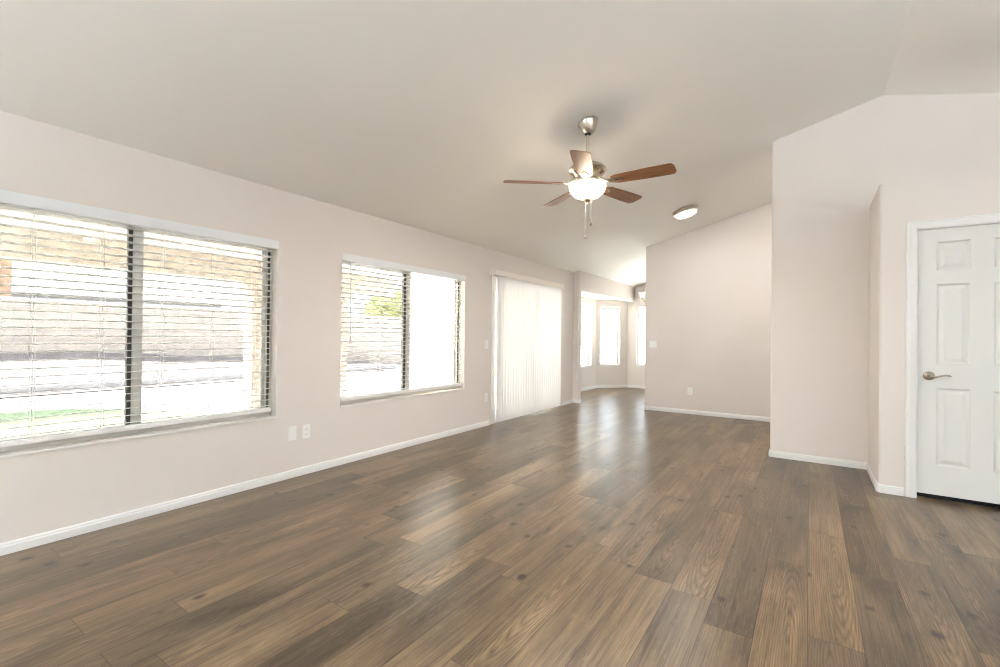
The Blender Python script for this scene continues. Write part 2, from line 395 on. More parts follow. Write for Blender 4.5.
# pantry: side wall, front wall with door opening, flat top
DX0, DX1, DZ = .684, 1.400, 2.064
m = MB(); m.prism([(XK, YN), (XK, YK+R_)] + arc(XK+R_, YK+R_, R_, 180, 270)[1:] + [(DX0, YK), (DX0, YK+.115), (XK+.115, YK+.115), (XK+.115, YN)], 0, PANTRY_Z)
m.prism([(DX0, YK), (DX1, YK), (DX1, YK+.115), (DX0, YK+.115)], DZ, PANTRY_Z)
m.prism([(DX1, YK), (XRIGHT, YK), (XRIGHT, YK+.115), (DX1, YK+.115)], 0, PANTRY_Z)
m.prism([(XK+.115, YK+.115), (XRIGHT, YK+.115), (XRIGHT, YN), (XK+.115, YN)], PANTRY_Z-.1, PANTRY_Z)
m.build('wall_pantry', M['wall'], smooth=True, kind='structure')
# rest of the shell, behind and right of the camera
MB().prism([(XL-.145, YBACK), (XL-.145, YBACK-.1), (RIDGE, YBACK-.1), (XRIGHT, YBACK-.1), (XRIGHT, YBACK), (RIDGE, YBACK)], 0, top).build('wall_back', M['wall'], kind='structure')
MB().prism([(XRIGHT, YBACK-.1), (XRIGHT+.1, YBACK-.1), (XRIGHT+.1, YB+.12), (XRIGHT, YB+.12)], 0, top).build('wall_right', M['wall'], kind='structure')

# ------------------------------------------------------------------ baseboards and casing
BP = [(0, 0), (.013, 0), (.013, .042), (.010, .048), (.010, .055), (.006, .064), (0, .064)]
def base(name, path, side): MB().sweep(BP, path, side).build(name, M['trim'], kind='structure')
base('baseboard_left', [(XL, YBACK), (XL, 5.085)], -1)
base('baseboard_pier', [(XL, 7.30), (XL, YP), (XP-R_, YP), (XP-.006, YP+.006), (XP, YP+R_), (XP, YP+.11)], -1)
base('baseboard_near', [(XR, YN+.11), (XR, YN+R_), (XR+.006, YN+.006), (XR+R_, YN), (XK, YN), (XK, YK+R_), (XK+.006, YK+.006), (XK+R_, YK), (.614, YK)], -1)
base('baseboard_far', [(XF, YF+.11), (XF, YF+R_), (XF+.006, YF+.006), (XF+R_, YF), (XRIGHT-.1, YF)], -1)
base('baseboard_bay', [(ga.x, ga.y), (gb.x, gb.y), (fa.x, fa.y), (fb.x, fb.y), (XRIGHT-.1, YB)], -1)
base('baseboard_right', [(1.475, YK), (XRIGHT, YK)], -1)
# door casing: stepped profile mitred round the opening
m = MB()
CW = [(0, 0), (0, .010), (.012, .016), (.040, .018), (.056, .014), (.066, .016), (.070, .012), (.070, 0)]
rows = []
for (cx_, cz_, sx, sz) in ((DX0+.004, 0, -1, 0), (DX0+.004, DZ-.003, -1, 1), (DX1-.004, DZ-.003, 1, 1), (DX1-.004, 0, 1, 0)):
    rows.append([m.bm.verts.new((cx_+sx*a, YK-b-.0005, cz_+sz*a)) for a, b in CW])
for A, B_ in zip(rows, rows[1:]):
    for j in range(len(CW)): m.bm.faces.new((A[j], A[(j+1) % len(CW)], B_[(j+1) % len(CW)], B_[j]))
m.bm.faces.new(rows[0]); m.bm.faces.new(rows[-1][::-1])
m.build('trim_1', M['trim'], kind='structure')

# ------------------------------------------------------------------ pantry door
door = S(empty('door_1', (DX0, YK, 0)))
m = MB()
LX0, LX1, LZ0, LZ1 = .689, 1.396, .042, 2.060; YD = YK+.012; TH = .035
xs = [LX0, .797, .982, 1.103, 1.288, LX1]
zs = [LZ0, .262, .852, 1.030, 1.640, 1.742, 1.962, LZ1]
panels = {(c, r) for c in (1, 3) for r in (1, 3, 5)}
V = {}
def gv(x, z, y): 
    k = (round(x, 4), round(z, 4), round(y, 4))
    if k not in V: V[k] = m.bm.verts.new((x, y, z))
    return V[k]
for c in range(5):
    for r in range(7):
        a, b, d, e = xs[c], xs[c+1], zs[r], zs[r+1]
        if (c, r) not in panels:
            m.bm.faces.new((gv(a, d, YD), gv(b, d, YD), gv(b, e, YD), gv(a, e, YD))); continue
        rings = []
        for ins, dy in ((0, 0), (.012, .009), (.022, .009), (.045, .002)):
            rings.append([gv(a+ins, d+ins, YD+dy), gv(b-ins, d+ins, YD+dy), gv(b-ins, e-ins, YD+dy), gv(a+ins, e-ins, YD+dy)])
        for A, B_ in zip(rings, rings[1:]):
            for k in range(4): m.bm.faces.new((A[k], A[(k+1) % 4], B_[(k+1) % 4], B_[k]))
        m.bm.faces.new(rings[-1])
yb = YD+TH   # sides and back
out = [gv(x, LZ0, YD) for x in xs] + [gv(LX1, z, YD) for z in zs[1:]] + [gv(x, LZ1, YD) for x in xs[-2::-1]] + [gv(LX0, z, YD) for z in zs[-2:0:-1]]
bk = [m.bm.verts.new((v.co.x, yb, v.co.z)) for v in out]
for k in range(len(out)): m.bm.faces.new((out[k], out[(k+1) % len(out)], bk[(k+1) % len(out)], bk[k]))
m.bm.faces.new(bk)
m.move(Matrix.Translation((-DX0, -YK, 0)))
leaf = m.build('door_leaf', M['door'], door)
m = MB(); m.box(0, .003, .03, .11, 0, DZ); m.box(DX1-DX0-.003, DX1-DX0, .03, .11, 0, DZ); m.box(0, DX1-DX0, .03, .11, DZ-.003, DZ)
m.build('jamb', M['trim'], door)
m = MB(); m.box(.0005, .004, .005, .03, .918, .962); m.build('strike_plate', M['bronze'], door)
m = MB(); m.box(.0, DX1-DX0, .07, .10, .0005, .05); m.build('gap_shade', M['dark'], door)  # black strip put in for the darkness under the door
# lever handle
h = bpy.data.objects.new('door_handle', None)
RX = Matrix.Translation((.757-DX0, YD-YK, .941)) @ Matrix.Rotation(PI/2, 4, 'X')
m = MB(); m.lathe([(0, .016), (.012, .016), (.016, .012), (.030, .008), (.034, .003), (.034, 0), (0, 0)], 32, RX @ Matrix.Scale(1.0, 4))
hd = m.build('door_handle', M['satin'], door, smooth=True)
m = MB(); m.lathe([(0, .050), (.010, .050), (.0115, .047), (.0115, .012)], 20, RX)
lv = [(.757-DX0 + s_, YD-YK-.045 + .004*math.sin(s_*30), .941 + .008*math.sin((s_)/.118*2*PI*.9 + 3.6) + .003) for s_ in [k*.0118 for k in range(11)]]
m.tube(lv, [.0095, .009, .008, .0072, .0068, .0066, .0066, .0066, .0064, .006, .004], 12)
m.build('lever', M['satin'], hd, smooth=True)

# ------------------------------------------------------------------ windows in the left wall
def left_window(name, o, mull, screens):
    y0, y1, z0, z1 = o; root = S(empty(name, (XL-.12, (y0+y1)/2, z0))); c = (y0+y1)/2
    ox, oy, oz = XL-.12, c, z0
    def B(nm, boxes, mt, par=root, bevel=0):
        m = MB()
        for b in boxes: m.box(b[0]-ox, b[1]-ox, b[2]-oy, b[3]-oy, b[4]-oz, b[5]-oz, bevel)
        return m.build(nm, mt, par)
    xf0, xf1 = XL-.142, XL-.092
    fw = .036
    e = .0015
    B('window_frame', [(xf0, xf1, y0+e, y0+fw, z0+e, z1-e), (xf0, xf1, y1-fw, y1-e, z0+e, z1-e), (xf0, xf1, y0+fw, y1-fw, z0+e, z0+fw), (xf0, xf1, y0+fw, y1-fw, z1-fw, z1-e)], M['alu'])
    ml, mr, mre = mull
    sw = .026
    for nm, a, b, x0, x1 in (('fixed_sash', y0+fw, mr, xf0+.026, xf1-.012), ('sliding_sash', ml+.004, y1-fw, xf0+.004, xf0+.024)):
        f = B(nm, [(x0, x1, a, a+sw, z0+fw, z1-fw), (x0, x1, b-sw, b, z0+fw, z1-fw), (x0, x1, a+sw, b-sw, z0+fw, z0+fw+sw), (x0, x1, a+sw, b-sw, z1-fw-sw, z1-fw)], M['alu'])
        xm = (x0+x1)/2
        B('pane', [(xm-.002, xm+.002, a+sw, b-sw, z0+fw+sw, z1-fw-sw)], M['glass'], f)
    st = B('meeting_stile', [(xf1-.012, xf1+.004, mr, mre, z0+fw, z1-fw)], M['alu'])
    B('latch', [(xf1+.004, xf1+.016, mr+.012, mr+.034, 1.19, 1.24)], M['alu'], st, .003)
    B('seal', [(xf1-.012, xf1, ml, mr-.001, z0+fw, z1-fw), (xf1, xf1+.004, y1-fw, y1-fw+.018, z0+fw, z1-fw)], M['seal'])
    for (a, b) in screens: B('dimming_screen', [(xf0-.006, xf0-.005, a, b, z0+fw, z1-fw)], M['screen'])  # unseen sheet added to dim the yard behind the glass
    B('sill', [(XL-.09, XL+.001, y0+.002, y1-.002, z0-.012, z0+.004)], M['wall']); B('sill_highlight', [(XL+.001, XL+.009, y0+.002, y1-.002, z0-.008, z0+.003)], M['trim'], bevel=.002)  # white lip stands in for the highlight on the sill edge
    return root
left_window('window_1', W1, (1.128, 1.148, 1.205), [(W1[0]+.03, W1[1]-.03)])
left_window('window_2', W2, (3.596, 3.618, 3.685), [(W2[0]+.03, 3.64)])

# horizontal blinds
def left_blind(label, o, nslat, cords, wand, valance_y):
    y0, y1, z0, z1 = o
    root = tag(empty('window_blind', (XL-.05, (y0+y1)/2, z0+.043)), label, 'window blind')
    ox, oy, oz = root.location
    xc = XL-.052; a, b = y0+.022, y1-.026
    def BX(nm, boxes, mt, par=root, bevel=0):
        m = MB()
        for q in boxes: m.box(q[0]-ox, q[1]-ox, q[2]-oy, q[3]-oy, q[4]-oz, q[5]-oz, bevel)
        return m.build(nm, mt, par)
    v = BX('valance', [(XL-.012, XL+.004, valance_y[0], valance_y[1], z1-.066, z1+.003)], M['valance'], bevel=.003)
    BX('headrail', [(xc-.028, XL-.014, a, b, z1-.064, z1-.002)], M['slat'])
    zt, zb = z1-.080, z0+.092
    m = MB()
    for k in range(nslat):
        z = zb + (zt-zb)*k/(nslat-1)
        P = []
        for q in range(5):
            f = q/4-.5
            P.append((xc + f*.050, z + .003*(1-4*f*f)*.7 + f*.004))
        poly = [(x-ox, a-oy, zz-oz) for x, zz in P] + [(x-ox, a-oy, zz-.0032-oz) for x, zz in P[::-1]]
        m.extrude(poly, (0, b-a, 0))
    m.build('slats', M['louver'], root)
    BX('bottom_rail', [(xc-.025, xc+.027, a, b, z0+.043, z0+.075)], M['slat'], bevel=.004)
    for c in cords:
        m = MB()
        for dy in (-.006, .006):
            for dx in (-.026, .027): m.tube([(xc+dx-ox, c+dy-oy, z0+.06-oz), (xc+dx-ox, c+dy-oy, z1-.05-oz)], .0009, 5)
        m.build('ladder_cord', M['cord'], root)
    if wand:
        m = MB(); m.tube([(XL-.006-ox, wand-oy, z1-.07-oz), (XL-.006-ox, wand+.004-oy, 1.16-oz)], .0042, 8); m.build('tilt_wand', M['cord'], root)
        BX('wand_tip', [(XL-.012, XL, wand-.002, wand+.010, 1.12, 1.16)], M['plastic'], bevel=.003)
    return root
left_blind('white slatted blind on the larger nearer window beside the two low wall plates', W1, 28, [.385, .676, .984, 1.301, 1.621, 1.922], None, (.20, 2.096))
left_blind('white slatted blind with tilt wand, on the window next to the sliding door', W2, 28, [3.22, 3.64, 4.08, 4.40], 2.812, (2.708, 4.566))

# ------------------------------------------------------------------ sliding glass door and its vertical blind
d2 = S(empty('door_2', (XL-.07, (D2[0]+D2[1])/2, 0)))
ox, oy = XL-.07, (D2[0]+D2[1])/2
def DB(nm, boxes, mt, par=d2):
    m = MB()
    for q in boxes: m.box(q[0]-ox, q[1]-ox, q[2]-oy, q[3]-oy, q[4], q[5])
    return m.build(nm, mt, par)
y0, y1 = D2[0], D2[1]
DB('door_frame', [(XL-.14, XL-.03, y0+.001, y0+.04, .001, 2.039), (XL-.14, XL-.03, y1-.04, y1-.001, .001, 2.039), (XL-.14, XL-.03, y0+.04, y1-.04, 2.0, 2.039), (XL-.14, XL-.03, y0+.04, y1-.04, .001, .03)], M['trim'])
ym = (y0+y1)/2
for nm, a, b, x in (('fixed_panel', ym-.03, y1-.042, XL-.115), ('sliding_panel', y0+.042, ym+.03, XL-.075)):
    f = DB(nm, [(x-.015, x+.015, a, a+.06, .032, 1.998), (x-.015, x+.015, b-.06, b, .032, 1.998), (x-.015, x+.015, a+.06, b-.06, .032, .12), (x-.015, x+.015, a+.06, b-.06, 1.93, 1.998)], M['trim'])
    DB('pane', [(x-.002, x+.002, a+.06, b-.06, .12, 1.93)], M['glass'], f)
vb = tag(empty('vertical_blind', (XL, ym, 0)), 'white vertical blind closed across the sliding glass door', 'vertical blind')
ox, oy = XL, ym
m = MB(); m.box(XL+.098-ox, XL+.110-ox, 5.075-oy, 7.137-oy, 2.030, 2.104, .003)
m.box(XL+.004-ox, XL+.099-ox, 5.062-oy, 5.076-oy, 2.030, 2.104, .002); m.box(XL+.004-ox, XL+.099-ox, 7.137-oy, 7.150-oy, 2.030, 2.104, .002)
m.box(XL+.004-ox, XL+.098-ox, 5.076-oy, 7.137-oy, 2.094, 2.104)
m.build('valance', M['cream'], vb)
m = MB(); m.box(XL+.03-ox, XL+.07-ox, 5.09-oy, 7.125-oy, 2.04, 2.075); m.build('track', M['plastic'], vb)
xv = XL+.052
n = 27
m = MB(); mc = MB()
for k in range(n):
    yk = 5.235 + (7.10-5.235)*k/(n-1)
    ang = math.radians(8)
    d = Vector((math.sin(ang), math.cos(ang), 0)); nn = Vector((d.y, -d.x, 0))
    pts = []
    for q in range(5):
        f = q/4-.5; p = Vector((xv-ox, yk-oy, 0)) + d*f*.089 + nn*(.007*(1-4*f*f)); pts.append(p)
    poly = [(p.x, p.y, .022) for p in pts] + [(p.x-nn.x*.0008, p.y-nn.y*.0008, .022) for p in pts[::-1]]
    m.extrude(poly, (0, 0, 2.018))
m.build('vanes', M['vane'], vb)
m = MB(); m.tube([(XL+.05-ox, 5.075-oy, .03), (XL+.05-ox, 5.075-oy, 2.05)], .009, 10); m.build('tilt_wand', M['plastic'], vb)

# ------------------------------------------------------------------ bay windows and their raised blinds
def seg_window(name, A, B, o, label):
    A = Vector((*A, 0)); B = Vector((*B, 0)); d = (B-A).normalized(); n = Vector((d.y, -d.x, 0))   # n points to the room (right of A->B)
    s0, s1, z0, z1 = o; cen = A + d*(s0+s1)/2
    root = S(empty(name, (cen.x, cen.y, z0)))
    mx = Matrix(((d.x, n.x, 0, 0), (d.y, n.y, 0, 0), (0, 0, 1, 0), (0, 0, 0, 1)))
    hw = (s1-s0)/2; H = z1-z0; e = .0015
    def Q(nm, boxes, mt, par, origin=None, bevel=0):
        m = MB()
        for b in boxes: m.box(*b, bevel)
        m.move(mx); return m.build(nm, mt, par)
    fw = .035
    Q('window_frame', [(-hw+e, -hw+fw, -.115, -.07, e, H-e), (hw-fw, hw-e, -.115, -.07, e, H-e), (-hw+fw, hw-fw, -.115, -.07, e, fw), (-hw+fw, hw-fw, -.115, -.07, H-fw, H-e)], M['trim'], root)
    Q('pane', [(-hw+fw, hw-fw, -.094, -.090, fw, H-fw)], M['tint'], root)
    Q('sill', [(-hw+.002, hw-.002, -.07, .008, -.014, .004)], M['trim'], root)
    bl = tag(empty('window_blind', (cen.x, cen.y, z0)), label, 'window blind', None)
    Q('headrail', [(-hw+.008, hw-.008, -.05, -.006, H-.042, H-.003)], M['slat'], bl)
    Q('slats', [(-hw+.010, hw-.010, -.048, -.012, H-.046-.006*(k+1), H-.046-.006*k-.0015) for k in range(7)], M['slat'], bl)
    Q('bottom_rail', [(-hw+.010, hw-.010, -.047, -.013, H-.108, H-.090)], M['slat'], bl)
    m = MB(); m.tube([(-hw+.05 if name != 'window_3' else hw-.16, .004, H-.05), (-hw+.05 if name != 'window_3' else hw-.16, .006, -.16 if name == 'window_3' else .05)], .003, 6); m.move(mx); m.build('pull_cord', M['cord'], bl)
seg_window('window_3', gb, fa, (BW[0]-8.36, BW[1]-8.36, BW[2], BW[3]), 'raised white blind on the bay window just past the pier')
seg_window('window_4', fa, fb, F45, 'raised white blind at the top of the angled middle bay window')
seg_window('window_5', fb, (XRIGHT, YB), BK, 'raised white blind on the bay window half hidden by the far partition')
seg_window('window_6', fb, (XRIGHT, YB), BK2, 'raised white blind on the end wall window hidden behind the far partition')

# ------------------------------------------------------------------ ceiling fan
FX, FY, FZ = -1.492, 3.447, 2.944
fan = tag(empty('ceiling_fan', (FX, FY, FZ)), 'brushed nickel ceiling fan with five brown wood blades and lit glass bowl', 'ceiling fan')
nrm = Vector((-SL, 0, 1)).normalized()
tilt = nrm.to_track_quat('Z', 'Y').to_matrix().to_4x4()
m = MB(); m.lathe([(0, -.001), (.080, -.001), (.082, -.008), (.078, -.020), (.060, -.055), (.040, -.088), (.030, -.096), (0, -.096)], 40, tilt); m.build('canopy', M['nickel'], fan, smooth=True)
m = MB(); m.lathe([(0, -.085), (.024, -.087), (.026, -.100), (.018, -.110), (0, -.110)], 24); m.build('hanger_ball', M['seal'], fan, smooth=True)
z = lambda v: v-FZ
m = MB(); m.lathe([(.0125, -.09), (.0125, z(2.60))], 20); m.lathe([(0, z(2.635)), (.022, z(2.635)), (.026, z(2.62)), (.026, z(2.60)), (0, z(2.60))], 24); m.build('downrod', M['nickel'], fan, smooth=True)
m = MB(); m.lathe([(0, z(2.612)), (.040, z(2.612)), (.085, z(2.602)), (.130, z(2.580)), (.152, z(2.556)), (.154, z(2.545)), (.146, z(2.535)), (.120, z(2.515)), (.098, z(2.500)), (.090, z(2.482)), (0, z(2.482))], 48)
motor = m.build('motor_housing', M['nickel'], fan, smooth=True)
for k in range(10):
    m = MB(); a = 2*PI*k/10; q = []
    for rr, zz in ((.137, 2.5268), (.108, 2.5055)):
        for da in (-.17, .17): q.append((rr*math.cos(a+da), rr*math.sin(a+da), z(zz)-.002))
    m.extrude([q[0], q[1], q[3], q[2]], (0, 0, .006)); m.build('vent_slot', M['bronze'], motor)
m = MB(); m.lathe([(0, z(2.484)), (.070, z(2.484)), (.074, z(2.476)), (.066, z(2.464)), (.060, z(2.452)), (.100, z(2.446)), (.104, z(2.440)), (0, z(2.440))], 40); m.build('light_fitter', M['nickel'], fan, smooth=True)
ZB = 2.440
bl_m = MB()
outl = []
for t in range(37):     # outline in local x (radius) and y
    f = t/36; r = .205 + f*.472; w = .056 + .016*min(1, f*1.6)
    if f > .93: w = w*math.sqrt(max(0, 1-((f-.93)/.07)**2))*.45 + w*.55
    if f < .08: w *= .8 + .2*f/.08
    outl.append((r, w))
poly = [(r, w, 0) for r, w in outl] + [(r, -w, 0) for r, w in outl[::-1]]
bl_m.extrude(poly, (0, 0, .006)); bl_m.move(Matrix.Rotation(math.radians(-12), 4, 'X'))
BLADE = bl_m.build('blade', M['blade'], fan)
m = MB(); m.tube([(.085, 0, .035), (.115, 0, .030), (.15, 0, .004), (.185, 0, -.004)], [.011, .012, .012, .010], 10)
# bracket plate with an oval slot, screwed under the blade
o1 = []; i1 = []
for k in range(28):
    a = 2*PI*k/28; o1.append((.225 + .060*math.cos(a), .030*math.sin(a)*(1.0-.25*math.cos(a)))); i1.append((.240 + .020*math.cos(a), .009*math.sin(a)))
vo = [[m.bm.verts.new((x, y, zz)) for x, y in o1] for zz in (-.006, -.001)]; vi = [[m.bm.verts.new((x, y, zz)) for x, y in i1] for zz in (-.006, -.001)]
for k in range(28):
    k2 = (k+1) % 28
    m.bm.faces.new((vo[0][k], vo[0][k2], vi[0][k2], vi[0][k])); m.bm.faces.new((vo[1][k], vo[1][k2], vi[1][k2], vi[1][k]))
    m.bm.faces.new((vo[0][k], vo[0][k2], vo[1][k2], vo[1][k])); m.bm.faces.new((vi[0][k], vi[0][k2], vi[1][k2], vi[1][k]))
m.move(Matrix.Rotation(math.radians(-12), 4, 'X'))
BR = m.build('blade_bracket', M['nickel'], BLADE, smooth=True)
for k in range(5):
    b = BLADE if k == 0 else copy_tree(BLADE, fan)
    b.location = (0, 0, z(ZB)); b.rotation_euler = (0, 0, math.radians(1.0 + 72*k))
m = MB(); m.lathe([(.140, z(2.440)), (.149, z(2.436)), (.150, z(2.420)), (.144, z(2.396)), (.128, z(2.366)), (.100, z(2.340)), (.060, z(2.324)), (.020, z(2.319)), (0, z(2.318))], 48); m.build('glass_bowl', M['globe'], fan, smooth=True)
m = MB(); m.lathe([(.030, z(2.325)), (.032, z(2.316)), (.024, z(2.306)), (.012, z(2.296)), (.006, z(2.290)), (.008, z(2.284)), (0, z(2.278))], 24); m.build('finial', M['bronze'], fan, smooth=True)
for dx, zb_ in ((-.006, 2.015), (.040, 2.115)):
    m = MB(); m.tube([(dx, -.02, z(2.322)), (dx, -.02, z(zb_))], .0016, 6); ch = m.build('pull_chain', M['chain'], fan)
    m = MB(); m.lathe([(0, z(zb_)+.006), (.006, z(zb_)+.004), (.009, z(zb_)-.008), (.006, z(zb_)-.018), (0, z(zb_)-.02)], 14, Matrix.Translation((dx, -.02, 0))); m.build('pull_knob', M['chain'], ch, smooth=True)
lamp('fan_downlight', 'AREA', (FX, FY, 2.40), FAN_DOWN_W, (1, .93, .84), shape='DISK', size=.25, specular_factor=.15)
lamp('fan_lamp', 'POINT', (FX, FY, 2.385), FAN_W, (1, .82, .60), shadow_soft_size=.09)

# ------------------------------------------------------------------ flush ceiling lights
def flush_light(loc, label, power):
    root = tag(empty('ceiling_light', loc), label, 'ceiling light')
    m = MB(); m.lathe([(0, 0), (.150, 0), (.158, -.008), (.158, -.040), (.150, -.050), (.140, -.052), (.135, -.046), (0, -.044)], 40, tilt if loc[0] < RIDGE else Matrix()); m.build('metal_pan', M['nickel'], root, smooth=True)
    m = MB(); m.lathe([(.141, -.050), (.138, -.064), (.118, -.080), (.070, -.090), (0, -.093)], 40, tilt if loc[0] < RIDGE else Matrix()); m.build('glass_diffuser', M['globe'], root, smooth=True)
    for a in (20, 140, 260):
        a = math.radians(a); m = MB(); m.box(-.008, .008, -.006, .006, -.068, -.012, .002); m.move((tilt if loc[0] < RIDGE else Matrix()) @ Matrix.Rotation(a, 4, 'Z') @ Matrix.Translation((.155, 0, 0))); m.build('clip', M['nickel'], root)
    p = Vector(loc) + Vector((SL*.06, 0, -.060))
    lamp('flush_lamp', 'AREA', p, power, (1, .97, .93), rot=tilt.to_euler() if loc[0] < RIDGE else (0, 0, 0), shape='DISK', size=.2)
    return root
def on_ceiling(x, y): return (x, y, cz(x)-.0005)
flush_light(on_ceiling(-1.424, 6.603), 'small round flush ceiling light with white glass, past the fan', FLUSH_W)

# ------------------------------------------------------------------ dining chandelier, mostly behind the far partition
cx, cyy = -2.47, 9.35
ch = tag(empty('chandelier', (cx, cyy, cz(cx))), 'nickel dining chandelier with white glass shades, peeking past the far partition', 'chandelier')
m = MB(); m.lathe([(0, -.001), (.06, -.001), (.062, -.012), (.03, -.03), (0, -.03)], 28, tilt); m.build('canopy', M['nickel'], ch, smooth=True)
m = MB(); m.lathe([(.006, -.02), (.006, 1.96-cz(cx)+.1)], 12); m.lathe([(0, -.60), (.02, -.60), (.035, -.66), (.02, -.74), (.03, -.79), (0, -.83)], 24); m.build('stem', M['nickel'], ch, smooth=True)
zz = 2.0-cz(cx)
for k in range(5):
    a = math.radians(180 + 72*k + 8); c, s_ = math.cos(a), math.sin(a)
    m = MB(); m.tube([(c*q, s_*q, zz+h_) for q, h_ in ((.02, -.02), (.10, -.075), (.20, -.085), (.29, -.06), (.345, -.02), (.35, .0))], .007, 10)
    arm = m.build('arm', M['bronze'], ch, smooth=True)
    m = MB(); m.lathe([(0, -.012), (.022, -.010), (.026, .008), (0, .010)], 20, Matrix.Translation((c*.35, s_*.35, zz))); m.build('cup', M['bronze'], arm, smooth=True)
    m = MB(); m.lathe([(.024, .008), (.034, .03), (.048, .065), (.060, .10), (.078, .128)], 28, Matrix.Translation((c*.35, s_*.35, zz))); m.build('glass_shade', M['globe'], arm, smooth=True)
    lamp('dining_bulb', 'POINT', (cx+c*.35, cyy+s_*.35, 2.06), DINING_W/5, (1, .93, .84), shadow_soft_size=.02)

# ------------------------------------------------------------------ wall plates
def plate(name, cat, label, origin, u_axis, n_axis, w, h, kind):
    """origin: centre on the wall; u along the wall, n out of the wall"""
    u = Vector(u_axis); nv = Vector(n_axis)
    mx = Matrix(((u.x, nv.x, 0, 0), (u.y, nv.y, 0, 0), (0, 0, 1, 0), (0, 0, 0, 1)))
    root = tag(empty(name, origin), label, cat)
    m = MB(); m.box(-w/2, w/2, .0006, .0065, -h/2, h/2, .002); m.move(mx); m.build('cover_plate', M['plastic'], root)
    if kind == 'outlet':
        for dz in (.022, -.022):
            m = MB(); m.box(-.017, .017, .0062, .0082, dz-.014, dz+.014, .0015); m.move(mx); f = m.build('socket_face', M['plastic'], root)
            m = MB(); m.box(-.008, -.006, .008, .0086, dz-.004, dz+.006); m.box(.006, .008, .008, .0086, dz-.004, dz+.006); m.box(-.002, .002, .008, .0086, dz-.011, dz-.007); m.move(mx); m.build('slots', M['seal'], f)
    elif kind == 'blank':
        for dz in (.042, -.042):
            m = MB(); m.lathe([(0, .0078), (.002, .0076), (.0032, .0062)], 12, Matrix.Translation((0, 0, dz)) @ Matrix.Rotation(-PI/2, 4, 'X')); m.move(mx); m.build('screw', M['plastic'], root)
    else:
        k = 2 if kind == 'double' else 1
        for i in range(k):
            du = 0 if k == 1 else (-.023 + .046*i)
            m = MB(); m.box(du-.016, du+.016, .0062, .0092, -.033, .033, .002); m.move(mx); f = m.build('rocker', M['plastic'], root)
    return root
plate('wall_plate', 'wall plate', 'blank white wall plate low under the end of the larger window', (XL, 2.233, .372), (0, -1, 0), (1, 0, 0), .074, .118, 'blank')
plate('outlet', 'outlet', 'white outlet right beside the blank wall plate, low on the window wall', (XL, 2.361, .368), (0, -1, 0), (1, 0, 0), .074, .118, 'outlet')
plate('outlet', 'outlet', 'white outlet low beside the vertical blind of the sliding door', (XL, 5.022, .382), (0, -1, 0), (1, 0, 0), .074, .115, 'outlet')
plate('light_switch', 'light switch', 'white light switch beside the vertical blind at hand height', (XL, 5.013, 1.094), (0, -1, 0), (1, 0, 0), .076, .118, 'single')
plate('light_switch', 'light switch', 'white double light switch near the free end of the far partition', (-2.166, YF, 1.101), (1, 0, 0), (0, -1, 0), .118, .112, 'double')
plate('outlet', 'outlet', 'white outlet low in the middle of the far partition', (-1.578, YF, .361), (1, 0, 0), (0, -1, 0), .074, .115, 'outlet')

# ------------------------------------------------------------------ added unseen fill lights (hall, kitchen, entry ceilings, uplights out of frame)
flush_light(on_ceiling(.6, 6.55), 'added fill light in the passage behind the near partition', HALL_W)
flush_light(on_ceiling(.2, 9.3), 'added fill light in the kitchen behind the far partition', KITCHEN_W)
flush_light((2.9, 2.6, cz(2.9)-.0005), 'added fill light over the entry beside the pantry', ENTRY_W)
def fill_uplight(x, y, label, power):  # unseen uplight added to fill the room with bounced light
    root = tag(empty('fill_uplight', (x, y, 0)), label, 'fill lamp')
    m = MB(); m.lathe([(0, .0), (.14, .0), (.14, .015), (.03, .03), (0, .03)], 32); m.build('base', M['nickel'], root, smooth=True)
    m = MB(); m.lathe([(.012, .02), (.012, 1.70)], 16); m.build('pole', M['nickel'], root, smooth=True)
    m = MB(); m.lathe([(.02, 1.68), (.08, 1.72), (.15, 1.80), (.19, 1.86), (.185, 1.86), (.14, 1.805), (.07, 1.73), (.0, 1.70)], 36); m.build('lamp_shade', M['nickel'], root, smooth=True)
    l = lamp('uplight', 'AREA', (x, y, 1.88), power, (.80, .90, 1), rot=(PI, 0, 0), shape='DISK', size=.34)
    return root
fill_uplight(-3.0, -3.3, 'added fill uplight on a nickel stand in the corner behind the camera', UPLIGHT_W*2.15)
fill_uplight(2.4, -2.6, 'added fill uplight on a nickel stand on the entry side behind the camera', UPLIGHT_W*1.15)
fill_uplight(3.5, 1.0, 'added fill uplight on a nickel stand in the entry right of the pantry door', UPLIGHT_W*.25)

